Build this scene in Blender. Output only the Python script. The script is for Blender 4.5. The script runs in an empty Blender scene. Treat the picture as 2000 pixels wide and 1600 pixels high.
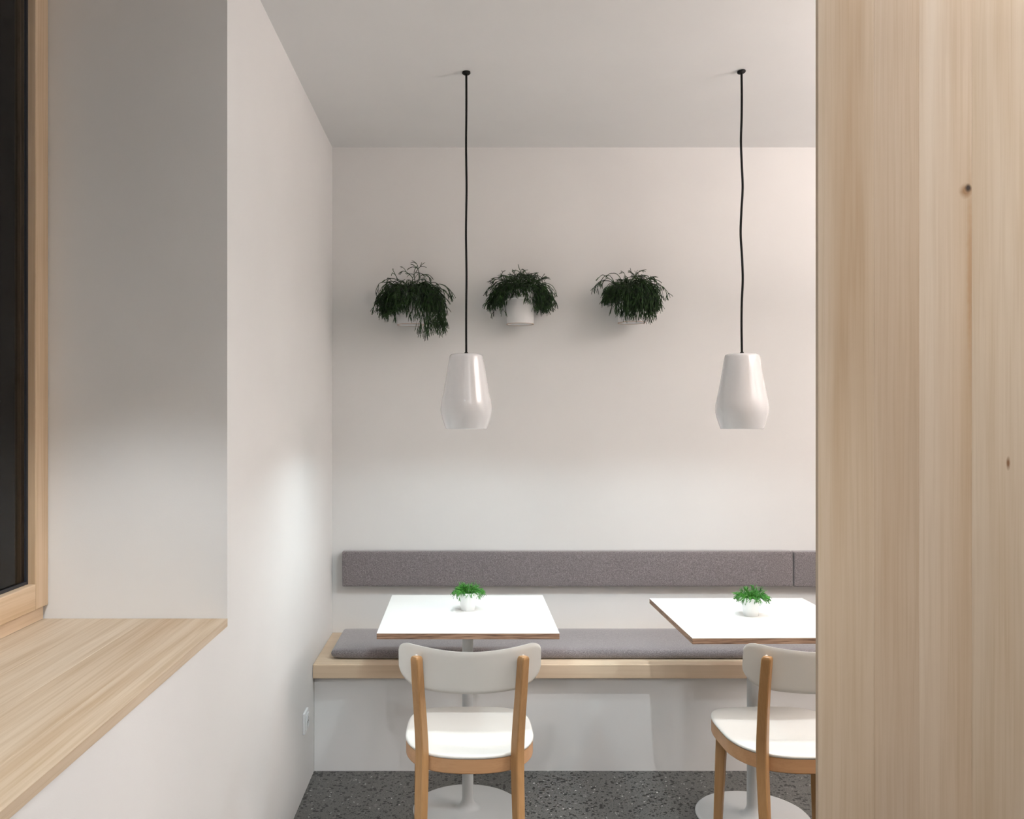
import bpy, bmesh, math, random
from mathutils import Vector, Matrix, Euler
from math import pi, sin, cos, radians

random.seed(7)
scene = bpy.context.scene
COL = scene.collection

# ------------------------------------------------------------------ camera
F = 1670.0                      # focal length in pixels of the 2000x1600 frame
CAM_H = 1.48
cam_d = bpy.data.cameras.new('camera')
cam = bpy.data.objects.new('camera', cam_d)
COL.objects.link(cam)
cam.location = (0, 0, CAM_H)
cam.rotation_euler = (pi / 2, 0, 0)
cam_d.sensor_fit = 'HORIZONTAL'
cam_d.sensor_width = 36.0
cam_d.lens = 36.0 * F / 2000.0
cam_d.shift_x = (1000 - 907) / 2000.0
cam_d.shift_y = (815 - 800) / 2000.0
cam_d.clip_start = 0.02
scene.camera = cam

# ------------------------------------------------------------------ world (night outside)
world = bpy.data.worlds.new('night')
scene.world = world
world.use_nodes = True
bg = world.node_tree.nodes['Background']
bg.inputs[0].default_value = (0.10, 0.10, 0.13, 1)
bg.inputs[1].default_value = 0.02

# ------------------------------------------------------------------ added ambient uplights, ceiling downlights, exposure
WARM = (1.0, 0.892, 0.85)
NEUT = (0.90, 0.96, 1.0)
COOL = (0.78, 0.94, 1.0)


def area_light(name, loc, sx, sy, power, color):
    d = bpy.data.lights.new(name, 'AREA')
    d.shape = 'RECTANGLE'
    d.size, d.size_y = sx, sy
    d.energy = power
    d.color = color
    o = bpy.data.objects.new(name, d)
    COL.objects.link(o)
    o.location = loc
    return o


def spot_light(name, loc, target, power, angle, blend, color, radius=0.02):
    d = bpy.data.lights.new(name, 'SPOT')
    d.energy = power
    d.color = color
    d.spot_size = radians(angle)
    d.spot_blend = blend
    d.shadow_soft_size = radius
    o = bpy.data.objects.new(name, d)
    COL.objects.link(o)
    o.location = loc
    o.rotation_euler = (Vector(target) - Vector(loc)).to_track_quat('-Z', 'Y').to_euler()
    return o


CEIL = 2.765
# unseen uplights added for ambient light (to the right and behind the camera): x, y, z, length, power, colour
FILL_UPLIGHTS = [(2.80, 1.80, 2.02, 1.3, 147, WARM), (1.45, 0.15, 2.20, 1.0, 45, (0.99, 0.98, 0.98))]
for (px, py, pz, ln, pw, lc) in FILL_UPLIGHTS:
    o = area_light('added_uplight_light', (px, py, pz + 0.004), 0.16, ln, pw, lc)
    o.rotation_euler = (pi, 0, 0)
# downlights in the ceiling: position, aim, power, cone, blend
SPOTS = [((0.64, 2.45), (0.62, 2.72, 0), 76, 52, 0.22),
         ((0.05, 1.75), (0.05, 2.0, 0), 12, 80, 0.6),
         ((-0.35, 0.20), (-0.85, 2.10, 0.60), 104, 36, 0.6),  # added spot to brighten the window sill and lower reveal
         ((0.30, -1.2), (0.28, 2.75, 0.50), 62, 23, 0.6),
         ((-0.25, -0.6), (0.45, 2.80, 0.50), 46, 22, 0.6),
         ((0.90, -1.0), (0.90, -0.9, 0), 10, 80, 0.5),
         ((2.10, 1.20), (2.10, 1.3, 0), 12, 80, 0.5)]
for (px, py), tgt, pw, ang, bl in SPOTS:
    spot_light('ceiling_downlight_lamp', (px, py, CEIL - 0.03), tgt, pw, ang, bl, NEUT, 0.015)
BULB_STRENGTH = 405.0

scene.view_settings.view_transform = 'Standard'
scene.view_settings.look = 'None'
scene.view_settings.gamma = 1.0
scene.view_settings.use_curve_mapping = False
scene.view_settings.exposure = 0.03
# light paths: enough diffuse bounces for a white room
cy = scene.cycles
cy.max_bounces = 6
cy.diffuse_bounces = 4
cy.glossy_bounces = 3
cy.transmission_bounces = 4
cy.use_adaptive_sampling = True
cy.adaptive_threshold = 0.1


# ------------------------------------------------------------------ materials
def new_mat(name):
    m = bpy.data.materials.new(name)
    m.use_nodes = True
    nt = m.node_tree
    b = nt.nodes['Principled BSDF']
    return m, nt, b


def plain(name, col, rough=0.5, spec=0.5, metallic=0.0, coat=0.0):
    m, nt, b = new_mat(name)
    b.inputs['Base Color'].default_value = (*col, 1)
    b.inputs['Roughness'].default_value = rough
    b.inputs['Specular IOR Level'].default_value = spec
    b.inputs['Metallic'].default_value = metallic
    b.inputs['Coat Weight'].default_value = coat
    b.inputs['Coat Roughness'].default_value = 0.04
    return m


def N(nt, kind, **kw):
    n = nt.nodes.new(kind)
    for k, v in kw.items():
        setattr(n, k, v)
    return n


def ramp(nt, stops):
    r = N(nt, 'ShaderNodeValToRGB')
    e = r.color_ramp.elements
    while len(e) < len(stops):
        e.new(0.5)
    for el, (p, c) in zip(e, stops):
        el.position = p
        el.color = (*c, 1) if len(c) == 3 else c
    return r


def mixc(nt, a, b, fac, mode='MIX'):
    m = N(nt, 'ShaderNodeMix', data_type='RGBA', blend_type=mode)
    L = nt.links
    for sock, v in ((6, a), (7, b), (0, fac)):
        if hasattr(v, 'is_linked') or hasattr(v, 'links'):
            L.new(v, m.inputs[sock])
        elif isinstance(v, (int, float)):
            m.inputs[sock].default_value = v
        else:
            m.inputs[sock].default_value = (*v, 1)
    return m.outputs[2]


def paint(name, col, rough=0.75):
    m, nt, b = new_mat(name)
    tc = N(nt, 'ShaderNodeTexCoord')
    n1 = N(nt, 'ShaderNodeTexNoise')
    n1.inputs['Scale'].default_value = 2.2
    n1.inputs['Detail'].default_value = 4
    n2 = N(nt, 'ShaderNodeTexNoise')
    n2.inputs['Scale'].default_value = 260
    n2.inputs['Detail'].default_value = 2
    nt.links.new(tc.outputs['Object'], n1.inputs['Vector'])
    nt.links.new(tc.outputs['Object'], n2.inputs['Vector'])
    r = ramp(nt, [(0.35, tuple(c * 0.975 for c in col)), (0.65, col)])
    nt.links.new(n1.outputs['Fac'], r.inputs['Fac'])
    nt.links.new(r.outputs['Color'], b.inputs['Base Color'])
    bp = N(nt, 'ShaderNodeBump')
    bp.inputs['Strength'].default_value = 0.06
    bp.inputs['Distance'].default_value = 0.002
    nt.links.new(n2.outputs['Fac'], bp.inputs['Height'])
    nt.links.new(bp.outputs['Normal'], b.inputs['Normal'])
    b.inputs['Roughness'].default_value = rough
    b.inputs['Specular IOR Level'].default_value = 0.25
    return m


def wood(name, light, mid, dark, axis='Z', broad=7.0, fine=120.0, tone=0.10, knots=(), rough=0.5, contrast=1.0):
    """Softwood / beech with the grain along one axis of the object space."""
    m, nt, b = new_mat(name)
    L = nt.links
    tc = N(nt, 'ShaderNodeTexCoord')
    info = N(nt, 'ShaderNodeObjectInfo')
    off = N(nt, 'ShaderNodeVectorMath', operation='SCALE')
    off.inputs[0].default_value = (31.7, 17.3, 23.9)
    L.new(info.outputs['Random'], off.inputs['Scale'])
    add = N(nt, 'ShaderNodeVectorMath', operation='ADD')
    L.new(tc.outputs['Object'], add.inputs[0])
    L.new(off.outputs[0], add.inputs[1])

    def stretched(k):
        mp = N(nt, 'ShaderNodeMapping')
        s = [1.0, 1.0, 1.0]
        s['XYZ'.index(axis)] = k
        mp.inputs['Scale'].default_value = s
        L.new(add.outputs[0], mp.inputs['Vector'])
        return mp.outputs[0]

    nb = N(nt, 'ShaderNodeTexNoise')
    nb.inputs['Scale'].default_value = broad
    nb.inputs['Detail'].default_value = 3
    nb.inputs['Distortion'].default_value = 0.35
    L.new(stretched(0.05), nb.inputs['Vector'])
    nm = N(nt, 'ShaderNodeTexNoise')
    nm.inputs['Scale'].default_value = broad * 4.5
    nm.inputs['Detail'].default_value = 3
    L.new(stretched(0.03), nm.inputs['Vector'])
    nf = N(nt, 'ShaderNodeTexNoise')
    nf.inputs['Scale'].default_value = fine
    nf.inputs['Detail'].default_value = 2
    L.new(stretched(0.02), nf.inputs['Vector'])
    r1 = ramp(nt, [(0.32, light), (0.52, mid), (0.72, dark)])
    L.new(nb.outputs['Fac'], r1.inputs['Fac'])
    r2 = ramp(nt, [(0.34, (0.84, 0.78, 0.70)), (0.58, (1, 1, 1))])
    L.new(nm.outputs['Fac'], r2.inputs['Fac'])
    r3 = ramp(nt, [(0.33, (0.87, 0.83, 0.77)), (0.56, (1, 1, 1))])
    L.new(nf.outputs['Fac'], r3.inputs['Fac'])
    c = mixc(nt, r1.outputs['Color'], r2.outputs['Color'], 0.55 * contrast, 'MULTIPLY')
    c = mixc(nt, c, r3.outputs['Color'], 0.7 * contrast, 'MULTIPLY')
    # tone of the single board
    rt = ramp(nt, [(0.0, (1 - tone, 1 - tone * 1.15, 1 - tone * 1.35)), (1.0, (1, 1, 1))])
    L.new(info.outputs['Random'], rt.inputs['Fac'])
    c = mixc(nt, c, rt.outputs['Color'], 1.0, 'MULTIPLY')
    c = mixc(nt, c, info.outputs['Color'], 1.0, 'MULTIPLY')
    # knots: (point, size across, size along, colour)
    for (p, sa, sl, col) in knots:
        sub = N(nt, 'ShaderNodeVectorMath', operation='SUBTRACT')
        L.new(tc.outputs['Object'], sub.inputs[0])
        sub.inputs[1].default_value = p
        nz = N(nt, 'ShaderNodeTexNoise')
        nz.inputs['Scale'].default_value = 60
        L.new(tc.outputs['Object'], nz.inputs['Vector'])
        mp = N(nt, 'ShaderNodeMapping')
        s = [1 / sa, 1 / sa, 1 / sa]
        s['XYZ'.index(axis)] = 1 / sl
        mp.inputs['Scale'].default_value = s
        L.new(sub.outputs[0], mp.inputs['Vector'])
        ln = N(nt, 'ShaderNodeVectorMath', operation='LENGTH')
        L.new(mp.outputs[0], ln.inputs[0])
        ad = N(nt, 'ShaderNodeMath', operation='MULTIPLY_ADD')
        L.new(nz.outputs['Fac'], ad.inputs[0])
        ad.inputs[1].default_value = 0.6
        L.new(ln.outputs['Value'], ad.inputs[2])
        rk = ramp(nt, [(0.45, (1, 1, 1)), (1.0, (0, 0, 0))])
        sc = N(nt, 'ShaderNodeMath', operation='MULTIPLY')
        L.new(ad.outputs[0], sc.inputs[0])
        sc.inputs[1].default_value = 0.7
        L.new(sc.outputs[0], rk.inputs['Fac'])
        c = mixc(nt, c, col, rk.outputs['Color'])
    L.new(c, b.inputs['Base Color'])
    bp = N(nt, 'ShaderNodeBump')
    bp.inputs['Strength'].default_value = 0.12
    bp.inputs['Distance'].default_value = 0.001
    L.new(nf.outputs['Fac'], bp.inputs['Height'])
    L.new(bp.outputs['Normal'], b.inputs['Normal'])
    b.inputs['Roughness'].default_value = rough
    b.inputs['Specular IOR Level'].default_value = 0.35
    return m


def terrazzo():
    m, nt, b = new_mat('terrazzo')
    L = nt.links
    tc = N(nt, 'ShaderNodeTexCoord')
    wob = N(nt, 'ShaderNodeTexNoise')
    wob.inputs['Scale'].default_value = 90
    L.new(tc.outputs['Object'], wob.inputs['Vector'])
    wv = mixc(nt, tc.outputs['Object'], wob.outputs['Color'], 0.008)

    def chips(scale, cut, size):
        v = N(nt, 'ShaderNodeTexVoronoi')
        v.inputs['Scale'].default_value = scale
        v.inputs['Randomness'].default_value = 1.0
        L.new(wv, v.inputs['Vector'])
        sep = N(nt, 'ShaderNodeSeparateColor')
        L.new(v.outputs['Color'], sep.inputs[0])
        a = N(nt, 'ShaderNodeMath', operation='GREATER_THAN')
        L.new(sep.outputs[0], a.inputs[0])
        a.inputs[1].default_value = cut
        # chip radius varies with a second random channel
        sz = N(nt, 'ShaderNodeMath', operation='MULTIPLY')
        L.new(sep.outputs[1], sz.inputs[0])
        sz.inputs[1].default_value = size
        d = N(nt, 'ShaderNodeMath', operation='LESS_THAN')
        L.new(v.outputs['Distance'], d.inputs[0])
        L.new(sz.outputs[0], d.inputs[1])
        mu = N(nt, 'ShaderNodeMath', operation='MULTIPLY')
        L.new(a.outputs[0], mu.inputs[0])
        L.new(d.outputs[0], mu.inputs[1])
        return mu.outputs[0], sep

    n0 = N(nt, 'ShaderNodeTexNoise')
    n0.inputs['Scale'].default_value = 330
    n0.inputs['Detail'].default_value = 3
    L.new(tc.outputs['Object'], n0.inputs['Vector'])
    base = ramp(nt, [(0.30, (0.052, 0.051, 0.047)), (0.5, (0.118, 0.117, 0.109)), (0.72, (0.225, 0.224, 0.21))])
    L.new(n0.outputs['Fac'], base.inputs['Fac'])
    k1, _ = chips(78, 0.45, 0.66)
    k2, _ = chips(170, 0.60, 0.60)
    k3, _ = chips(120, 0.96, 0.5)
    k4, _ = chips(70, 0.80, 0.55)
    c = mixc(nt, base.outputs['Color'], (0.19, 0.186, 0.174), k4)
    c = mixc(nt, c, (0.008, 0.008, 0.007), k1)
    c = mixc(nt, c, (0.025, 0.024, 0.022), k2)
    c = mixc(nt, c, (0.50, 0.50, 0.48), k3)
    L.new(c, b.inputs['Base Color'])
    b.inputs['Roughness'].default_value = 0.32
    b.inputs['Specular IOR Level'].default_value = 0.4
    return m


def felt(name, a, c, d):
    m, nt, b = new_mat(name)
    L = nt.links
    tc = N(nt, 'ShaderNodeTexCoord')
    n = N(nt, 'ShaderNodeTexNoise')
    n.inputs['Scale'].default_value = 260
    n.inputs['Detail'].default_value = 5
    n.inputs['Roughness'].default_value = 0.75
    L.new(tc.outputs['Object'], n.inputs['Vector'])
    r = ramp(nt, [(0.33, a), (0.5, c), (0.68, d)])
    L.new(n.outputs['Fac'], r.inputs['Fac'])
    L.new(r.outputs['Color'], b.inputs['Base Color'])
    bp = N(nt, 'ShaderNodeBump')
    bp.inputs['Strength'].default_value = 0.5
    bp.inputs['Distance'].default_value = 0.002
    L.new(n.outputs['Fac'], bp.inputs['Height'])
    L.new(bp.outputs['Normal'], b.inputs['Normal'])
    b.inputs['Roughness'].default_value = 0.95
    b.inputs['Specular IOR Level'].default_value = 0.1
    b.inputs['Sheen Weight'].default_value = 0.6
    return m


def plywood_edge():
    m, nt, b = new_mat('plywood_edge')
    L = nt.links
    tc = N(nt, 'ShaderNodeTexCoord')
    sp = N(nt, 'ShaderNodeSeparateXYZ')
    L.new(tc.outputs['Object'], sp.inputs[0])
    mp = N(nt, 'ShaderNodeMapping')
    mp.inputs['Scale'].default_value = (14, 14, 420)
    L.new(tc.outputs['Object'], mp.inputs['Vector'])
    n = N(nt, 'ShaderNodeTexNoise')
    n.inputs['Scale'].default_value = 1.0
    n.inputs['Detail'].default_value = 3
    L.new(mp.outputs[0], n.inputs['Vector'])
    r = ramp(nt, [(0.30, (0.10, 0.055, 0.035)), (0.47, (0.28, 0.165, 0.105)), (0.66, (0.44, 0.29, 0.20))])
    L.new(n.outputs['Fac'], r.inputs['Fac'])
    L.new(r.outputs['Color'], b.inputs['Base Color'])
    b.inputs['Roughness'].default_value = 0.55
    return m


def leaf(name, a, c):
    m, nt, b = new_mat(name)
    L = nt.links
    tc = N(nt, 'ShaderNodeTexCoord')
    n = N(nt, 'ShaderNodeTexNoise')
    n.inputs['Scale'].default_value = 45
    L.new(tc.outputs['Object'], n.inputs['Vector'])
    r = ramp(nt, [(0.35, a), (0.65, c)])
    L.new(n.outputs['Fac'], r.inputs['Fac'])
    L.new(r.outputs['Color'], b.inputs['Base Color'])
    b.inputs['Roughness'].default_value = 0.42
    b.inputs['Specular IOR Level'].default_value = 0.35
    return m


def emitter(name, col, strength):
    m, nt, b = new_mat(name)
    b.inputs['Base Color'].default_value = (0.9, 0.9, 0.9, 1)
    b.inputs['Emission Color'].default_value = (*col, 1)
    b.inputs['Emission Strength'].default_value = strength
    return m


def glass_pane():
    m, nt, b = new_mat('window_glass')
    L = nt.links
    nt.nodes.remove(b)
    out = nt.nodes['Material Output']
    fr = N(nt, 'ShaderNodeFresnel')
    fr.inputs['IOR'].default_value = 1.38
    tr = N(nt, 'ShaderNodeBsdfTransparent')
    tr.inputs['Color'].default_value = (0.80, 0.82, 0.83, 1)
    gl = N(nt, 'ShaderNodeBsdfGlossy')
    gl.inputs['Roughness'].default_value = 0.01
    mx = N(nt, 'ShaderNodeMixShader')
    L.new(fr.outputs[0], mx.inputs[0])
    L.new(tr.outputs[0], mx.inputs[1])
    L.new(gl.outputs[0], mx.inputs[2])
    L.new(mx.outputs[0], out.inputs['Surface'])
    return m


M = {}
M['wall'] = paint('white_wall_paint', (0.80, 0.79, 0.775))
M['ceiling'] = paint('white_ceiling_paint', (0.83, 0.825, 0.815))
M['floor'] = terrazzo()
M['spruce_v'] = wood('spruce_upright', (0.64, 0.535, 0.42), (0.60, 0.478, 0.352), (0.52, 0.385, 0.256), 'Z', broad=9, fine=170, tone=0.02, contrast=0.75)
KNOTS = [((0.0, 0.0, 0.0), 0.01, 0.012, (0.05, 0.025, 0.012))]
M['spruce_y'] = wood('spruce_sill', (0.69, 0.58, 0.45), (0.64, 0.52, 0.385), (0.55, 0.41, 0.275), 'Y', broad=9, fine=150, tone=0.08, contrast=1.3)
M['spruce_win'] = wood('spruce_window', (0.72, 0.56, 0.40), (0.66, 0.495, 0.335), (0.58, 0.415, 0.26), 'Z', broad=8, fine=160, tone=0.06)
M['spruce_rail'] = wood('spruce_window_rail', (0.76, 0.60, 0.44), (0.70, 0.53, 0.36), (0.62, 0.44, 0.27), 'Y', broad=8, fine=160, tone=0.06)
M['bench'] = wood('bench_timber', (0.82, 0.665, 0.50), (0.78, 0.62, 0.455), (0.73, 0.565, 0.40), 'X', broad=5, fine=110, tone=0.05, contrast=0.6)
M['beech'] = wood('beech', (0.54, 0.325, 0.155), (0.49, 0.285, 0.128), (0.43, 0.24, 0.10), 'Z', broad=10, fine=210, tone=0.05, contrast=0.75, rough=0.42)
M['beech_x'] = wood('beech_bent', (0.64, 0.385, 0.21), (0.59, 0.345, 0.18), (0.53, 0.30, 0.15), 'X', broad=8, fine=190, tone=0.03, contrast=0.6, rough=0.42)
M['ply'] = plywood_edge()
M['laminate'] = plain('white_laminate', (0.80, 0.80, 0.775), 0.35, 0.4)
M['plastic'] = plain('cream_plastic', (0.78, 0.77, 0.725), 0.34, 0.5)
M['powder'] = plain('grey_powder_coat', (0.56, 0.575, 0.575), 0.45, 0.4)
M['porcelain'] = plain('white_porcelain', (0.78, 0.78, 0.79), 0.18, 0.5, coat=1.0)
M['pot'] = plain('white_glazed_pot', (0.80, 0.795, 0.79), 0.22, 0.5, coat=0.2)
M['terracotta'] = plain('pot_foot_ring', (0.50, 0.36, 0.27), 0.8)
M['mini_pot'] = plain('white_plastic_pot', (0.83, 0.83, 0.82), 0.3)
M['soil'] = plain('soil', (0.03, 0.022, 0.015), 0.95)
M['black'] = plain('black_cable', (0.006, 0.006, 0.006), 0.6, 0.25)
M['felt'] = felt('grey_felt', (0.115, 0.098, 0.101), (0.215, 0.19, 0.194), (0.37, 0.335, 0.34))
M['leaf_dimmed'] = leaf('dimmed_foliage', (0.005, 0.016, 0.005), (0.026, 0.072, 0.014))  # same species as the table plants; dim light put into the colour
M['leaf_plain'] = leaf('plain_foliage', (0.02, 0.13, 0.012), (0.07, 0.27, 0.03))  # the same leaves without that darkening
M['socket'] = plain('white_socket_plastic', (0.78, 0.79, 0.80), 0.3)
M['hole'] = plain('dark_hole', (0.02, 0.02, 0.02), 0.8)
M['gasket'] = plain('black_gasket', (0.02, 0.022, 0.03), 0.5)
M['glass'] = glass_pane()
M['bulb'] = emitter('lit_bulb', COOL, BULB_STRENGTH)
M['spot_glow'] = emitter('downlight_lens', NEUT, 160.0)
M['metal_white'] = plain('white_metal', (0.75, 0.75, 0.75), 0.4)
M['screw'] = plain('steel_screw', (0.45, 0.45, 0.45), 0.3, metallic=1.0)


# ------------------------------------------------------------------ mesh helpers
def obj(name, bm, mat, parent=None, smooth=False, auto=None):
    me = bpy.data.meshes.new(name)
    bmesh.ops.recalc_face_normals(bm, faces=bm.faces)
    bm.to_mesh(me)
    bm.free()
    if isinstance(mat, (list, tuple)):
        for x in mat:
            me.materials.append(M[x])
    else:
        me.materials.append(M[mat])
    if smooth:
        me.polygons.foreach_set('use_smooth', [True] * len(me.polygons))
        if auto is not None:
            me.set_sharp_from_angle(angle=radians(auto))
    o = bpy.data.objects.new(name, me)
    COL.objects.link(o)
    if parent is not None:
        o.parent = parent
    return o


def empty(name, loc=(0, 0, 0), rz=0.0):
    o = bpy.data.objects.new(name, None)
    o.empty_display_size = 0.1
    COL.objects.link(o)
    o.location = loc
    o.rotation_euler = (0, 0, rz)
    return o


def tag(o, label=None, cat=None, group=None, kind=None):
    if label:
        o['label'] = label
    if cat:
        o['category'] = cat
    if group:
        o['group'] = group
    if kind:
        o['kind'] = kind
    return o


def struct(name, bm, mat, parent=None, **kw):
    o = obj(name, bm, mat, parent, **kw)
    if parent is None:
        o['kind'] = 'structure'
    return o


def add_box(bm, x0, x1, y0, y1, z0, z1, bevel=0.0, seg=2):
    ret = bmesh.ops.create_cube(bm, size=1.0)
    vs = ret['verts']
    for v in vs:
        v.co = Vector(((x0 + x1) / 2 + v.co.x * (x1 - x0), (y0 + y1) / 2 + v.co.y * (y1 - y0), (z0 + z1) / 2 + v.co.z * (z1 - z0)))
    if bevel > 0:
        es = list({e for v in vs for e in v.link_edges})
        bmesh.ops.bevel(bm, geom=es, offset=bevel, segments=seg, profile=0.5, affect='EDGES', clamp_overlap=True)
    return bm


def box(*a, **k):
    return add_box(bmesh.new(), *a, **k)


def add_lathe(bm, prof, n=48, center=(0, 0, 0), close=False):
    """prof: list of (r, z); r==0 gives a pole."""
    cx, cy, cz = center
    rings = []
    for r, z in prof:
        if r <= 1e-7:
            rings.append([bm.verts.new((cx, cy, cz + z))])
        else:
            rings.append([bm.verts.new((cx + r * cos(2 * pi * i / n), cy + r * sin(2 * pi * i / n), cz + z)) for i in range(n)])
    pairs = list(zip(rings[:-1], rings[1:]))
    if close:
        pairs.append((rings[-1], rings[0]))
    for a, b in pairs:
        if len(a) == 1 and len(b) == 1:
            continue
        for i in range(n):
            j = (i + 1) % n
            if len(a) == 1:
                bm.faces.new((a[0], b[i], b[j]))
            elif len(b) == 1:
                bm.faces.new((a[i], a[j], b[0]))
            else:
                bm.faces.new((a[i], a[j], b[j], b[i]))
    return bm


def lathe(prof, n=48, center=(0, 0, 0), close=False):
    return add_lathe(bmesh.new(), prof, n, center, close)


def catmull(pts, per=6):
    pts = [Vector(p) for p in pts]
    out = []
    for i in range(len(pts) - 1):
        p0 = pts[max(i - 1, 0)]
        p1, p2 = pts[i], pts[i + 1]
        p3 = pts[min(i + 2, len(pts) - 1)]
        for k in range(per):
            t = k / per
            out.append(0.5 * ((2 * p1) + (-p0 + p2) * t + (2 * p0 - 5 * p1 + 4 * p2 - p3) * t * t + (-p0 + 3 * p1 - 3 * p2 + p3) * t ** 3))
    out.append(pts[-1])
    return out


def add_tube(bm, pts, rad, n=6, cap=True):
    """round tube; rad a number or a list."""
    pts = [Vector(p) for p in pts]
    rings = []
    up = None
    for i, p in enumerate(pts):
        d = (pts[min(i + 1, len(pts) - 1)] - pts[max(i - 1, 0)])
        if d.length < 1e-9:
            d = Vector((0, 0, 1))
        d.normalize()
        if up is None:
            up = Vector((0, 0, 1)) if abs(d.z) < 0.9 else Vector((1, 0, 0))
        a = d.cross(up)
        if a.length < 1e-6:
            a = d.orthogonal()
        a.normalize()
        b = a.cross(d).normalized()
        up = b
        r = rad[i] if isinstance(rad, (list, tuple)) else rad
        rings.append([bm.verts.new(p + a * (r * cos(2 * pi * k / n)) + b * (r * sin(2 * pi * k / n))) for k in range(n)])
    for a, b in zip(rings[:-1], rings[1:]):
        for k in range(n):
            j = (k + 1) % n
            bm.faces.new((a[k], a[j], b[j], b[k]))
    if cap:
        bm.faces.new(rings[0][::-1])
        bm.faces.new(rings[-1])
    return bm


def sweep_section(stations):
    """stations: list of (centre, section polygon [(dx,dy)..]) stacked along z."""
    bm = bmesh.new()
    rings = [[bm.verts.new((c[0] + x, c[1] + y, c[2])) for x, y in sec] for c, sec in stations]
    n = len(rings[0])
    for a, b in zip(rings[:-1], rings[1:]):
        for k in range(n):
            j = (k + 1) % n
            bm.faces.new((a[k], a[j], b[j], b[k]))
    bm.faces.new(rings[0][::-1])
    bm.faces.new(rings[-1])
    return bm


def copy_tree(o, parent=None):
    c = o.copy()
    COL.objects.link(c)
    c.parent = parent
    for ch in list(o.children):
        copy_tree(ch, c)
    return c


# ------------------------------------------------------------------ the room
XL = -0.629          # face of the left wall
YB = 4.0715          # face of the back wall
XR, YF = 4.2, -3.6   # far side and rear of the cafe, out of view
NICHE_Y = 2.2687     # far reveal of the window niche
NICHE_Y0 = 0.35
XW = -1.103          # face of the sash
SILL = 0.946
HEAD = 2.69

struct('floor', box(XL - 0.7, XR + 0.1, YF - 0.1, YB + 0.1, -0.12, 0.0), 'floor')
ceil_o = struct('ceiling', box(XL - 0.7, XR + 0.1, YF - 0.1, YB + 0.1, CEIL, CEIL + 0.15), 'ceiling')
struct('wall_back', box(XL - 0.05, XR + 0.1, YB, YB + 0.15, 0.0, CEIL), 'wall')
struct('wall_right', box(XR, XR + 0.15, YF, YB, 0.0, CEIL), 'wall')
struct('wall_front', box(XL - 0.05, XR + 0.1, YF - 0.15, YF, 0.0, CEIL), 'wall')
bm = bmesh.new()
add_box(bm, XL - 0.60, XL, NICHE_Y, YB, 0.0, CEIL)
add_box(bm, XL - 0.60, XL, YF, NICHE_Y0, 0.0, CEIL)
add_box(bm, XL - 0.60, XL, NICHE_Y0, NICHE_Y, 0.0, SILL - 0.021)
add_box(bm, XL - 0.60, XL, NICHE_Y0, NICHE_Y, HEAD, CEIL)
struct('wall_left', bm, 'wall')

# housings for the added uplights and the downlights, one added for the niche
for (px, py, pz, ln, pw, lc) in FILL_UPLIGHTS:
    p = obj('added_uplight', box(px - 0.09, px + 0.09, py - ln / 2 - 0.02, py + ln / 2 + 0.02, pz - 0.05, pz, bevel=0.004), 'metal_white', ceil_o)
    for e in (-1, 1):
        obj('added_uplight_wire', add_tube(bmesh.new(), [(px, py + e * (ln / 2 + 0.012), pz - 0.01), (px, py + e * (ln / 2 + 0.012), CEIL)], 0.0015, 6), 'metal_white', p)
for (px, py), tgt, pw, ang, bl in SPOTS:
    p = obj('downlight', lathe([(0.036, 0.0), (0.046, 0.0), (0.046, -0.008), (0.036, -0.012), (0.030, -0.004)], 32, (px, py, CEIL), True), 'metal_white', ceil_o, smooth=True, auto=40)
    obj('lens', lathe([(0.0, -0.004), (0.030, -0.004), (0.030, -0.002), (0.0, -0.002)], 24, (px, py, CEIL)), 'spot_glow', p)

# ------------------------------------------------------------------ window
win = tag(empty('window_1', (0, 0, 0)), kind='structure')
y0, y1 = NICHE_Y0 + 0.001, NICHE_Y - 0.0015
zb, zt = 0.983, HEAD - 0.03
sw = 0.066
obj('sash_stile', box(XW - 0.062, XW, y1 - sw, y1, zb, zt, bevel=0.0025), 'spruce_win', win)
obj('sash_stile', box(XW - 0.062, XW, y0, y0 + sw, zb, zt, bevel=0.0025), 'spruce_win', win)
obj('sash_rail', box(XW - 0.062, XW, y0 + sw, y1 - sw, zb, zb + 0.067, bevel=0.0025), 'spruce_rail', win)
obj('sash_rail', box(XW - 0.062, XW, y0 + sw, y1 - sw, zt - 0.067, zt, bevel=0.0025), 'spruce_rail', win)
obj('frame_sill_member', box(XW - 0.075, XW - 0.012, y0 + 0.004, y1 - 0.004, SILL + 0.001, zb - 0.002), 'spruce_rail', win)
obj('frame_head_member', box(XW - 0.075, XW - 0.012, y0, y1, zt + 0.002, HEAD - 0.001), 'spruce_rail', win)
gx = XW - 0.024
bm = bmesh.new()
g = 0.008
add_box(bm, gx - 0.002, gx + 0.004, y1 - sw - g, y1 - sw - 0.0005, zb + 0.067, zt - 0.067)
add_box(bm, gx - 0.002, gx + 0.004, y0 + sw + 0.0005, y0 + sw + g, zb + 0.067, zt - 0.067)
add_box(bm, gx - 0.002, gx + 0.004, y0 + sw + g, y1 - sw - g, zb + 0.0675, zb + 0.067 + g)
add_box(bm, gx - 0.002, gx + 0.004, y0 + sw + g, y1 - sw - g, zt - 0.067 - g, zt - 0.0675)
obj('gasket', bm, 'gasket', win)
obj('pane', box(gx - 0.010, gx - 0.003, y0 + sw - 0.004, y1 - sw + 0.004, zb + 0.064, zt - 0.064), 'glass', win)
sill = empty('window_sill')
sill.parent = win
edges = [XL + 0.0012, -0.712, -0.838, -0.957, XW - 0.014]
for i in range(4):
    a, b = edges[i + 1], edges[i]
    obj('plank', box(a, b - 0.0001, y0, y1, SILL - 0.0205, SILL, bevel=0.0002, seg=1), 'spruce_y', sill)

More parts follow.
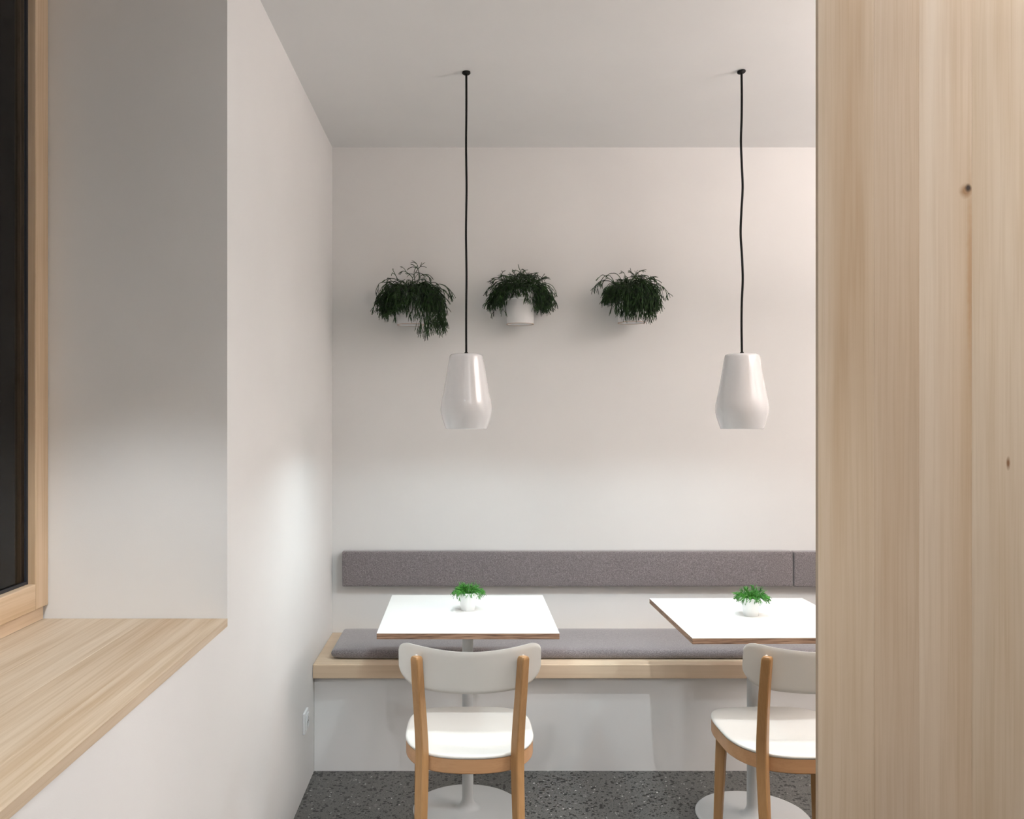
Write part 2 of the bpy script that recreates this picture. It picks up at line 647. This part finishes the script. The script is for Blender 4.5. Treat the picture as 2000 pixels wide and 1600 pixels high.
# ------------------------------------------------------------------ timber partition
PD = 1.60
part = tag(empty('timber_partition', (0.65, PD, 0)), 'floor-to-ceiling partition of pale upright softwood planks at the right', 'partition')


def pxX(px, d):
    return (px - 907.0) * d / F


pe = [pxX(1598, PD), pxX(1707, PD), pxX(1795, PD), pxX(1898, PD), pxX(2001, PD)]
while pe[-1] < 1.75:
    pe.append(pe[-1] + random.choice([0.088, 0.098, 0.094]))
TONES = [(0.99, 0.985, 0.97), (0.93, 0.90, 0.87), (1.06, 1.07, 1.08), (0.99, 1.00, 0.99)]
for i in range(len(pe) - 1):
    mat = 'spruce_v'
    if i in (2, 3):
        # boards with a knot at their edge
        if i == 2:
            kz = CAM_H + (815 - 369) * PD / F
            kn = [((pxX(1895, PD) - 0.65, 0.0, kz - 0.16), 0.0075, 0.20, (0.47, 0.31, 0.18)),
                  ((pxX(1886, PD) - 0.65, 0.0, kz - 0.004), 0.0125, 0.014, (0.34, 0.20, 0.10)),
                  ((pxX(1891, PD) - 0.65, 0.0, kz + 0.002), 0.0062, 0.008, (0.035, 0.018, 0.008))]
        else:
            kn = [((pxX(1969, PD) - 0.65, 0.0, CAM_H + (815 - 905) * PD / F), 0.004, 0.013, (0.22, 0.11, 0.05))]
        mat = 'spruce_knot_%d' % i
        M[mat] = wood('spruce_with_knot', (0.64, 0.535, 0.42), (0.60, 0.478, 0.352), (0.52, 0.385, 0.256), 'Z', broad=9, fine=170, tone=0.02, knots=kn, contrast=0.75)
    pk = obj('plank', box(pe[i] - 0.65, pe[i + 1] - 0.65, 0, 0.012, 0.001, CEIL - 0.001, bevel=0.0003, seg=1), mat, part)
    pk.color = (*TONES[i % 4], 1.0)
obj('core_panel', box(0.06, pe[-1] - 0.65 - 0.03, 0.0122, 0.062, 0.001, CEIL - 0.001), 'spruce_v', part)

# ------------------------------------------------------------------ bench and cushions
BX1 = 3.4
bench = tag(empty('wall_bench', (0, 3.54, 0)), 'long built-in bench with pale timber seat board on white plinth', 'bench')
obj('seat_board', box(XL + 0.001, BX1, 0.0, YB - 3.541, 0.397, 0.455, bevel=0.003), 'bench', bench)
obj('plinth', box(XL + 0.001, BX1 - 0.03, 0.036, YB - 3.541, 0.0, 0.3965), 'wall', bench)


def cushion(name, w, d, h, r, puff, lift=False):
    """box cushion with soft rolled edges; origin at the bottom centre."""
    bm = bmesh.new()
    nx, ny, nz = max(8, int(w / 0.06)), 10, 4
    # rounded box from a subdivided cube
    bmesh.ops.create_cube(bm, size=1.0)
    for v in bm.verts:
        v.co = Vector((v.co.x * w, v.co.y * d, (v.co.z + 0.5) * h))
    bmesh.ops.bevel(bm, geom=list(bm.edges), offset=r, segments=4, profile=0.5, affect='EDGES')
    # slice lengthwise and across so that the faces can swell
    for k in range(1, nx):
        bmesh.ops.bisect_plane(bm, geom=bm.verts[:] + bm.edges[:] + bm.faces[:], plane_co=(-w / 2 + w * k / nx, 0, 0), plane_no=(1, 0, 0))
    for k in range(1, ny):
        bmesh.ops.bisect_plane(bm, geom=bm.verts[:] + bm.edges[:] + bm.faces[:], plane_co=(0, -d / 2 + d * k / ny, 0), plane_no=(0, 1, 0))
    rnd = random.Random(len(name))
    for v in bm.verts:
        x, y = v.co.x / (w / 2), v.co.y / (d / 2)
        f = max(0.0, 1 - abs(x) ** 14) * max(0.0, 1 - abs(y) ** 4)
        if v.co.z > h * 0.5:
            v.co.z += puff * f + 0.0012 * sin(v.co.x * 17) * f
        if lift and v.co.z < h * 0.45:
            t = max(0.0, -x) ** 40 * 0.009 + 0.002
            if y < -0.2:
                v.co.z += t * min(1.0, (-y - 0.2) / 0.8)
    return bm


pads = 'grey felt pads of the bench'
# seat pads: left one from x=-0.565 to 1.547
w = 2.112
c = obj('seat_cushion', cushion('seat', w, 0.385, 0.038, 0.014, 0.006, lift=True), 'felt', None, smooth=True, auto=60)
c.location = (-0.565 + w / 2, 3.612 + 0.1925, 0.4556)
tag(c, 'long grey felt seat pad lying on the timber bench', 'cushion', pads)
c = obj('seat_cushion', cushion('seat', 1.75, 0.385, 0.038, 0.014, 0.006), 'felt', None, smooth=True, auto=60)
c.location = (1.556 + 1.75 / 2, 3.612 + 0.1925, 0.4556)
tag(c, 'grey felt seat pad on the bench stretch hidden behind the timber partition', 'cushion', pads)
# back pads stand upright against the wall
for (x0, x1, z0, lab) in [(-0.576, 1.5455, 0.683, 'long grey felt back pad on the wall above both tables'),
                          (1.5500, 3.35, 0.681, 'grey felt back pad cut off by the partition, right of the pad joint')]:
    bmc = cushion('back', x1 - x0, 0.166, 0.052, 0.007, 0.004)
    bmesh.ops.rotate(bmc, verts=bmc.verts, cent=(0, 0, 0), matrix=Matrix.Rotation(pi / 2, 3, 'X'))
    c = obj('back_cushion', bmc, 'felt', None, smooth=True, auto=60)
    c.location = ((x0 + x1) / 2, YB - 0.001, z0 + 0.083)
    tag(c, lab, 'cushion', pads)


# ------------------------------------------------------------------ tables
TH = 0.745


def make_table():
    t = empty('cafe_table')
    W, D = 0.311, 0.3125
    top = obj('tabletop', box(-W, W, -D, D, TH - 0.0205, TH - 0.0013, bevel=0.0008, seg=1), 'ply', t)
    obj('laminate', box(-W, W, -D, D, TH - 0.0013, TH, bevel=0.0004, seg=1), 'laminate', top)
    obj('mounting_plate', box(-0.11, 0.11, -0.11, 0.11, TH - 0.027, TH - 0.0206, bevel=0.002), 'powder', t)
    prof = [(0.0, 0.0125), (0.058, 0.0125)]
    # column with a flared foot
    col = [(0.0, 0.012), (0.052, 0.012)]
    for k in range(9):
        a = k / 8 * pi / 2
        col.append((0.0212 + 0.0308 * (1 - sin(a)), 0.012 + 0.040 * (1 - cos(a))))
    col += [(0.0208, 0.20), (0.0205, TH - 0.027), (0.0, TH - 0.027)]
    obj('column', lathe(col, 40), 'powder', t, smooth=True, auto=50)
    base = [(0.0, 0.0), (0.200, 0.0), (0.205, 0.003), (0.2055, 0.007), (0.202, 0.0105), (0.196, 0.0118), (0.052, 0.0122), (0.0, 0.0122)]
    obj('base_plate', lathe(base, 96), 'powder', t, smooth=True, auto=40)
    return t


t1 = make_table()
t1.location = (0.0125, 3.220, 0)
t1.rotation_euler = (0, 0, 0)
tag(t1, 'square white cafe table with plywood edge, beside the window wall', 'table', 'square cafe tables')
t2 = copy_tree(t1)
t2.location = (1.0655, 3.160, 0)
t2.rotation_euler = (0, 0, radians(0.7))
tag(t2, 'square white cafe table half hidden by the timber partition', 'table', 'square cafe tables')


# ------------------------------------------------------------------ chairs
def seat_outline(n=96, a=0.207, yf=0.250, yr=0.218, grow=0.0):
    pts = []
    for i in range(n):
        th = 2 * pi * i / n
        cx, sy = cos(th), sin(th)
        e = 3.4 if sy > 0 else 2.45
        # blend exponents near the side so that the outline stays smooth
        k = min(1.0, abs(sy) / 0.35)
        e = 2.9 * (1 - k) + e * k
        b = yf if sy > 0 else yr
        r = 1.0 / ((abs(cx) ** e + abs(sy) ** e) ** (1 / e))
        pts.append((cx * r * (a + grow), sy * r * (b + grow)))
    return pts


def leg_section(side, chamfer, rot):
    h = side / 2
    c = chamfer
    raw = [(h - c, -h), (h, -h + c), (h, h - c), (h - c, h), (-h + c, h), (-h, h - c), (-h, -h + c), (-h + c, -h)]
    return [(x * cos(rot) - y * sin(rot), x * sin(rot) + y * cos(rot)) for x, y in raw]


SEAT_Z = 0.456


def make_chair():
    t = empty('cafe_chair')
    # seat shell: dished plastic, rings of the outline
    bm = bmesh.new()
    out = seat_outline()
    n = len(out)
    rings = []
    fr = [0.0, 0.15, 0.3, 0.45, 0.6, 0.72, 0.82, 0.90, 0.955, 0.985, 1.0]

    def dish(x, y, s):
        z = -0.007 * (1 - min(1.0, (x / 0.19) ** 2 + ((y + 0.02) / 0.19) ** 2)) if (x / 0.19) ** 2 + ((y + 0.02) / 0.19) ** 2 < 1 else 0.0
        if y > 0.13:
            z -= 0.5 * (y - 0.13) ** 2
        if s > 0.97:
            z -= 0.0035 * ((s - 0.97) / 0.03) ** 2
        return z

    cen = bm.verts.new((0, 0, SEAT_Z + dish(0, 0, 0)))
    for s in fr[1:]:
        rings.append([bm.verts.new((x * s, y * s, SEAT_Z + dish(x * s, y * s, s))) for x, y in out])
    for s, dz in ((1.0, -0.008), (0.985, -0.0115), (0.80, -0.0115)):
        rings.append([bm.verts.new((x * s, y * s, SEAT_Z + dz + dish(x * s, y * s, 0.9))) for x, y in out])
    for i in range(n):
        j = (i + 1) % n
        bm.faces.new((cen, rings[0][i], rings[0][j]))
    for a, b in zip(rings[:-1], rings[1:]):
        for i in range(n):
            j = (i + 1) % n
            bm.faces.new((a[i], a[j], b[j], b[i]))
    bm.faces.new(rings[-1])
    obj('seat', bm, 'plastic', t, smooth=True, auto=60)
    # bent rim below the seat
    bm = bmesh.new()
    o1 = seat_outline(grow=-0.0015)
    o2 = seat_outline(grow=-0.020)
    zt_, zb_ = SEAT_Z - 0.0118, SEAT_Z - 0.056

    def drop(y):
        return -0.008 * max(0.0, (y - 0.13) / 0.12) ** 2 if y > 0.13 else 0.0
    loops = []
    for o_, z in ((o1, zt_), (o1, zb_ + 0.003), (seat_outline(grow=-0.004), zb_), (o2, zb_), (o2, zt_)):
        loops.append([bm.verts.new((x, y, z + drop(y))) for x, y in o_])
    for k in range(len(loops)):
        a, b = loops[k], loops[(k + 1) % len(loops)]
        for i in range(n):
            j = (i + 1) % n
            bm.faces.new((a[i], a[j], b[j], b[i]))
    obj('seat_rim', bm, 'beech_x', t, smooth=True, auto=35)
    # rear legs run up behind the backrest
    for s in (-1, 1):
        path = catmull([(s * 0.150, -0.262, 0.0), (s * 0.148, -0.224, 0.22), (s * 0.1455, -0.193, 0.43), (s * 0.149, -0.206, 0.55), (s * 0.1545, -0.233, 0.66), (s * 0.1585, -0.262, 0.762)], 5)
        st = []
        for p in path:
            z = p.z
            side = 0.026 + 0.006 * min(1, z / 0.43) if z < 0.43 else 0.032 - 0.004 * (z - 0.43) / 0.33
            st.append(((p.x, p.y, p.z), leg_section(side, 0.003, s * radians(38))))
        # rounded head
        p = path[-1]
        d = (path[-1] - path[-2]).normalized()
        for dz, sc_ in ((0.005, 0.93), (0.009, 0.76), (0.0105, 0.5)):
            q = p + d * dz
            st.append(((q.x, q.y, q.z), [(x * sc_, y * sc_) for x, y in leg_section(0.028, 0.003, s * radians(38))]))
        leg = obj('leg', sweep_section(st), 'beech', t, smooth=True, auto=32)
        bmk = bmesh.new()
        q = p + d * 0.0075
        add_tube(bmk, [q + Vector((0, 0.010, -0.004)), q + Vector((0, 0.003, 0.0015))], 0.0048, 12)
        obj('plug', bmk, 'plastic', leg)
    for s in (-1, 1):
        st = []
        for k in range(9):
            z = 0.425 - 0.425 * k / 8
            f = k / 8
            side = 0.034 - 0.010 * f ** 1.2
            st.append(((s * (0.163 + 0.012 * f), 0.128 + 0.02 * f, z), leg_section(side, 0.003, s * radians(32))))
        obj('leg', sweep_section(st), 'beech', t, smooth=True, auto=32)
    # backrest shell
    bm = bmesh.new()
    hw = 0.214
    nu, nv = 72, 14
    th = 0.011

    def limits(u):
        a = abs(u) / hw
        top = 0.0235 * a ** 1.8
        bot = -0.131 + 0.018 * a ** 2
        e = hw - abs(u)
        rt, rb = 0.033, 0.074
        if e < rt:
            top -= rt * 0.85 * (1 - math.sqrt(max(0.0, 1 - ((rt - e) / rt) ** 2)))
        if e < rb:
            bot += rb * 0.80 * (1 - math.sqrt(max(0.0, 1 - ((rb - e) / rb) ** 2)))
        return bot, top

    def surf(u, v, off):
        # v from the bottom (-0.131) to the top; concave towards the sitter
        x = u * 0.995
        y = -0.269 + 0.052 * (u / hw) ** 2
        y += 0.17 * (-v)                       # leans back towards the top
        z = 0.784 + v
        nrm = Vector((2 * 0.052 * u / hw ** 2, -1.0, 0.17)).normalized()
        return Vector((x, y, z)) + nrm * off

    us = [-hw * cos(pi * i / nu) for i in range(nu + 1)]
    grid = {}
    for side, off in ((0, th / 2), (1, -th / 2)):
        for i, u in enumerate(us):
            b_, t_ = limits(u)
            if t_ - b_ < 0.004:
                m_ = (t_ + b_) / 2
                b_, t_ = m_ - 0.002, m_ + 0.002
            for j in range(nv + 1):
                f = j / nv
                inset = 0.0
                o_ = off
                if j in (0, nv) or i in (0, nu):
                    o_ = off * 0.55
                grid[side, i, j] = bm.verts.new(surf(u, b_ + (t_ - b_) * f, o_))
    for side in (0, 1):
        for i in range(nu):
            for j in range(nv):
                bm.faces.new((grid[side, i, j], grid[side, i + 1, j], grid[side, i + 1, j + 1], grid[side, i, j + 1]))
    for i in range(nu):
        for j in (0, nv):
            bm.faces.new((grid[0, i, j], grid[0, i + 1, j], grid[1, i + 1, j], grid[1, i, j]))
    for j in range(nv):
        for i in (0, nu):
            bm.faces.new((grid[0, i, j], grid[0, i, j + 1], grid[1, i, j + 1], grid[1, i, j]))
    obj('backrest', bm, 'plastic', t, smooth=True, auto=70)
    return t


ch1 = make_chair()
ch1.location = (0.0165, 2.80, 0)
tag(ch1, 'white-shelled wooden cafe chair drawn up to the table near the window', 'chair', 'cafe chairs at the tables')
ch2 = copy_tree(ch1)
ch2.location = (1.048, 2.80, 0)
ch2.rotation_euler = (0, 0, radians(1.6))
tag(ch2, 'white-shelled wooden cafe chair cut off by the timber partition', 'chair', 'cafe chairs at the tables')


# ------------------------------------------------------------------ pendant lamps
def make_pendant(shade_mid, ceil_pt, wave, tilt):
    """origin at the ceiling fixing; shade hangs below."""
    t = empty('pendant_lamp', ceil_pt)
    zs_top = 1.7145 - CEIL
    zs_bot = 1.4365 - CEIL
    sx = shade_mid[0] - ceil_pt[0]
    # canopy disc
    bm = lathe([(0.0, -0.001), (0.015, -0.001), (0.0155, -0.006), (0.012, -0.010), (0.0, -0.011)], 28)
    bmesh.ops.rotate(bm, verts=bm.verts, cent=(0, 0, -0.006), matrix=Matrix.Rotation(tilt, 3, 'Y'))
    obj('ceiling_cap', bm, 'black', t, smooth=True, auto=50)
    pts = [(0, 0, -0.006)]
    m = 12
    for k in range(1, m):
        f = k / m
        pts.append((sx * f + wave * sin(f * 19.0) * sin(pi * f), wave * 0.5 * cos(f * 13) * sin(pi * f), -0.006 + (zs_top + 0.02 + 0.006) * f))
    pts.append((sx, 0, zs_top + 0.004))
    obj('cord', add_tube(bmesh.new(), catmull(pts, 6), 0.0042, 10), 'black', t, smooth=True)
    obj('cord_grip', lathe([(0.0, 0.008), (0.0055, 0.0075), (0.008, 0.003), (0.0085, -0.001), (0.0, -0.001)], 20, (sx, 0, zs_top)), 'black', t, smooth=True, auto=50)
    # shade: two blunt cones, hollow and open below
    h = zs_top - zs_bot
    outer = [(0.0, h), (0.050, h), (0.057, h - 0.0015), (0.0612, h - 0.005), (0.0632, h - 0.011), (0.0665, h - 0.028),
             (0.0760, h - 0.086), (0.0865, h - 0.145), (0.0925, h - 0.172), (0.0958, h - 0.190), (0.0966, h - 0.205), (0.0955, h - 0.217), (0.0920, h - 0.234), (0.0850, h - 0.256), (0.0785, h - 0.274), (0.0772, h - 0.2775), (0.0755, h - 0.278)]
    inner = [(0.0738, h - 0.2755), (0.0805, h - 0.254), (0.0875, h - 0.232), (0.0915, h - 0.205), (0.088, h - 0.172), (0.0715, h - 0.086), (0.0610, h - 0.024), (0.052, h - 0.008), (0.0, h - 0.006)]
    obj('shade', lathe(outer + inner, 72, (sx, 0, zs_bot)), 'porcelain', t, smooth=True, auto=60)
    obj('lamp_holder', lathe([(0.0, h - 0.007), (0.020, h - 0.007), (0.020, 0.098), (0.016, 0.090), (0.0, 0.090)], 24, (sx, 0, zs_bot)), 'black', t, smooth=True, auto=50)
    # reflector bulb: white body, lit face just above the rim
    body = obj('bulb', lathe([(0.0, 0.0155), (0.0355, 0.0150), (0.0365, 0.020), (0.034, 0.034), (0.024, 0.060), (0.0165, 0.078), (0.015, 0.0895), (0.0, 0.0895)], 32, (sx, 0, zs_bot)), 'metal_white', t, smooth=True, auto=50)
    obj('lit_face', lathe([(0.0, 0.0130), (0.022, 0.0132), (0.034, 0.0145), (0.034, 0.0149), (0.0, 0.0149)], 32, (sx, 0, zs_bot)), 'bulb', body, smooth=True, auto=50)
    return t


pl = 'porcelain pendant lamps'
p1 = make_pendant((0.0070, 3.18), (0.0072, 3.18, CEIL), 0.0012, 0.0)
tag(p1, 'white porcelain pendant lamp on a straight black cord, nearer the window', 'lamp', pl)
p2 = make_pendant((1.0290, 3.18), (1.0275, 3.17, CEIL), 0.0042, radians(-9))
tag(p2, 'white porcelain pendant lamp on a slightly wavy black cord near the partition', 'lamp', pl)


# ------------------------------------------------------------------ plants
def grow(bm, rnd, p, d, seglen, rad, depth, ymax, grav, zmin, pot=None):
    """one jointed stem of thin green rods that forks and droops."""
    p = Vector(p)
    d = Vector(d).normalized()
    L = seglen * rnd.uniform(0.75, 1.25)
    pts = [p.copy()]
    steps = 3
    for k in range(steps):
        d = (d + Vector((rnd.uniform(-.16, .16), rnd.uniform(-.16, .16), -grav * rnd.uniform(0.6, 1.4)))).normalized()
        p = p + d * (L / steps)
        if p.y > ymax:
            p.y = ymax
            d.y = -abs(d.y) * 0.3
        if pot is not None:
            # keep stems off the pot wall
            cx, cy, r, ztop, sl = pot
            rr = math.hypot(p.x - cx, p.y - cy)
            r_prev = math.hypot(pts[-1].x - cx, pts[-1].y - cy)
            if r_prev < r - 0.002 and p.z < ztop + 0.003 and rr > r - 0.006:
                p.z = ztop + 0.003          # climbs over the rim
                d.z = max(d.z, 0.1)
            elif r_prev < r - 0.002 and p.z < ztop - 0.014:
                p.z = ztop - 0.010
                d.z = abs(d.z)
            elif r_prev >= r - 0.002 and p.z < ztop + 0.004:
                if rr < r + 0.004:
                    if rr < 1e-5:
                        rr = 1e-5
                    k_ = (r + 0.004) / rr
                    p.x = cx + (p.x - cx) * k_
                    p.y = min(ymax, cy + (p.y - cy) * k_)
        if p.z < zmin:
            p.z = zmin + rnd.uniform(0, 0.002)
        pts.append(p.copy())
    add_tube(bm, pts, [rad, rad * 0.98, rad * 0.95, rad * 0.8], 4, cap=(depth == 0))
    if depth > 0:
        for _ in range(rnd.choice([1, 2, 2, 2, 3] if depth > 1 else [2, 2, 3])):
            dd = (d + Vector((rnd.uniform(-.62, .62), rnd.uniform(-.62, .62), rnd.uniform(-.35, .45)))).normalized()
            grow(bm, rnd, p, dd, seglen * 0.88, rad * 0.93, depth - 1, ymax, grav, zmin, pot)


def wall_planter(x, zbot, seed, clusters, label, tilt=0.0):
    """pot fixed to the back wall with a bushy drooping rod plant; origin at the pot foot."""
    H = 0.163
    R = 0.0695
    yc = YB - 0.088
    t = empty('wall_planter', (x, yc, zbot))
    rb = 0.064
    prof = [(0.0, 0.004), (rb - 0.006, 0.004), (rb - 0.005, 0.0), (rb - 0.001, 0.0), (rb, 0.003), (rb + 0.0015, 0.05), (rb + 0.003, 0.107), (rb + 0.003, 0.110),
            (R + 0.001, 0.111), (R + 0.003, 0.1135), (R + 0.003, 0.1170), (R - 0.001, 0.1195), (R, 0.16), (R - 0.0012, H), (R - 0.005, H), (R - 0.007, 0.150), (0.0, 0.146)]
    obj('pot', lathe(prof, 56), 'pot', t, smooth=True, auto=40)
    obj('foot_ring', lathe([(rb - 0.0045, 0.0), (rb + 0.0003, 0.0), (rb + 0.0003, 0.0016), (rb - 0.0045, 0.0016)], 56, (0, 0, -0.0012), True), 'terracotta', t, smooth=True, auto=40)
    obj('soil', lathe([(0.0, 0.153), (R - 0.0068, 0.152), (R - 0.0068, 0.147), (0.0, 0.147)], 32), 'soil', t)
    bmh = bmesh.new()
    add_box(bmh, -0.012, 0.012, 0.066, YB - yc - 0.0005, 0.085, 0.135, bevel=0.002)
    obj('wall_bracket', bmh, 'metal_white', t)
    rnd = random.Random(seed)
    bm = bmesh.new()
    ymax = YB - yc - 0.006
    pot = (0, 0, R, H, 0)
    for (az, spread, e0, e1, seg, depth, cnt, grav) in clusters:
        for _ in range(cnt):
            a = radians(az + rnd.uniform(-spread, spread))
            r0 = 0.052 * math.sqrt(rnd.random())
            a0 = rnd.uniform(0, 2 * pi)
            st = Vector((r0 * cos(a0) * 0.8 + 0.014 * cos(a), r0 * sin(a0) * 0.8 + 0.014 * sin(a), 0.150))
            el = radians(rnd.uniform(e0, e1))
            d = Vector((cos(a) * cos(el), sin(a) * cos(el), sin(el)))
            grow(bm, rnd, st, d, seg * rnd.uniform(0.8, 1.2), rnd.uniform(0.0015, 0.0020), depth, ymax, grav, -0.2, pot)
    fo = obj('foliage', bm, 'leaf_dimmed', t, smooth=True)
    fo['kind'] = 'stuff'
    tag(t, label, 'plant', 'wall planters above the bench')
    return t


# azimuth 270 = towards the room, 180 = left, 0 = right
# cluster: azimuth, spread, lowest and highest start elevation, segment length, forks, count, droop
wall_planter(-0.249, 1.910, 14, [
    (270, 180, 30, 68, 0.025, 4, 44, 0.20), (188, 45, 20, 70, 0.042, 4, 28, 0.28), (218, 32, 15, 55, 0.050, 4, 20, 0.36), (245, 25, 10, 45, 0.050, 4, 16, 0.42),
    (0, 45, 30, 75, 0.043, 4, 26, 0.24), (335, 30, 20, 60, 0.050, 4, 20, 0.34), (332, 24, 10, 45, 0.054, 5, 10, 0.42)],
    'leftmost wall planter, its dimly lit green plant trailing below the white pot')
wall_planter(0.2600, 1.913, 23, [
    (270, 180, 40, 85, 0.029, 4, 54, 0.18), (90, 60, 40, 80, 0.031, 4, 18, 0.2), (185, 38, 25, 70, 0.042, 4, 24, 0.30), (-5, 38, 25, 70, 0.042, 4, 26, 0.30),
    (205, 20, 20, 50, 0.041, 4, 7, 0.38), (338, 18, 20, 50, 0.041, 4, 7, 0.38), (275, 55, 40, 70, 0.018, 3, 12, 0.30)],
    'middle wall planter, its white ribbed pot showing below a dome of dimly lit stems')
wall_planter(0.7790, 1.920, 37, [
    (270, 180, 35, 80, 0.026, 4, 48, 0.18), (185, 40, 25, 70, 0.038, 4, 22, 0.28), (-5, 40, 25, 70, 0.038, 4, 24, 0.28), (262, 40, 10, 50, 0.048, 4, 32, 0.40),
    (285, 25, 5, 45, 0.054, 4, 18, 0.44)],
    'rightmost wall planter, its plant hanging over and hiding most of the pot')


def table_plant(loc, seed, label):
    t = empty('potted_plant', loc)
    H, rt, rb = 0.068, 0.0368, 0.0270
    prof = [(0.0, 0.003), (rb - 0.004, 0.003), (rb - 0.003, 0.0), (rb - 0.001, 0.0), (rb, 0.0015), (rb + 0.0045, H * 0.5), (rt, H - 0.001), (rt - 0.0008, H), (rt - 0.0022, H), (rt - 0.004, H - 0.010), (0.0, H - 0.011)]
    obj('pot', lathe(prof, 48), 'mini_pot', t, smooth=True, auto=40)
    obj('soil', lathe([(0.0, H - 0.007), (rt - 0.0036, H - 0.0078), (rt - 0.0044, H - 0.0105), (0.0, H - 0.0105)], 28), 'soil', t)
    rnd = random.Random(seed)
    bm = bmesh.new()
    for k in range(120):
        a = rnd.uniform(0, 2 * pi)
        r0 = 0.030 * math.sqrt(rnd.random())
        st = Vector((r0 * cos(a), r0 * sin(a), H - 0.008))
        f = r0 / 0.030
        el = radians(80 - 42 * f + rnd.uniform(-18, 18))
        d = Vector((cos(a) * cos(el), sin(a) * cos(el), sin(el)))
        grow(bm, rnd, st, d, rnd.uniform(0.013, 0.0205), rnd.uniform(0.0009, 0.0013), 2, 1.0, 0.06 + 0.16 * f, 0.020, (0, 0, rt, H, 0))
    fo = obj('foliage', bm, 'leaf_plain', t, smooth=True)
    fo['kind'] = 'stuff'
    tag(t, label, 'plant', 'small potted plants on the tables')


table_plant((0.0135, 3.262, TH + 0.0002), 5, 'small bright green plant in a white pot on the table near the window')
table_plant((1.062, 3.170, TH + 0.0002), 9, 'small bright green plant in a white pot on the table beside the partition')

# ------------------------------------------------------------------ wall socket
so = tag(empty('wall_socket', (XL, 3.365, 0.284)), 'white square power socket low on the window wall', 'socket')
obj('frame', box(0.0005, 0.009, -0.0405, 0.0405, -0.0405, 0.0405, bevel=0.0015), 'socket', so)
bm = bmesh.new()
add_box(bm, 0.009, 0.0128, -0.0275, 0.0275, -0.0275, 0.0275, bevel=0.001)
ins = obj('insert', bm, 'socket', so)
bm = lathe([(0.0205, 0.0), (0.0225, 0.0), (0.0225, 0.0016), (0.0205, 0.0016)], 36, (0, 0, 0), True)
bmesh.ops.rotate(bm, verts=bm.verts, cent=(0, 0, 0), matrix=Matrix.Rotation(pi / 2, 3, 'Y'))
bmesh.ops.translate(bm, verts=bm.verts, vec=(0.0128, 0, 0))
obj('dish_rim', bm, 'socket', ins, smooth=True, auto=40)
bm = lathe([(0.0, 0.0), (0.0204, 0.0), (0.0204, 0.0004), (0.0, 0.0004)], 36)
bmesh.ops.rotate(bm, verts=bm.verts, cent=(0, 0, 0), matrix=Matrix.Rotation(pi / 2, 3, 'Y'))
bmesh.ops.translate(bm, verts=bm.verts, vec=(0.01282, 0, 0))
obj('dish', bm, 'powder', ins, smooth=True, auto=40)
for s in (-1, 1):
    bm = lathe([(0.0, 0.0), (0.0026, 0.0), (0.0026, 0.0005), (0.0, 0.0005)], 16)
    bmesh.ops.rotate(bm, verts=bm.verts, cent=(0, 0, 0), matrix=Matrix.Rotation(pi / 2, 3, 'Y'))
    bmesh.ops.translate(bm, verts=bm.verts, vec=(0.01325, s * 0.0095, 0.0))
    obj('pin_hole', bm, 'hole', ins)
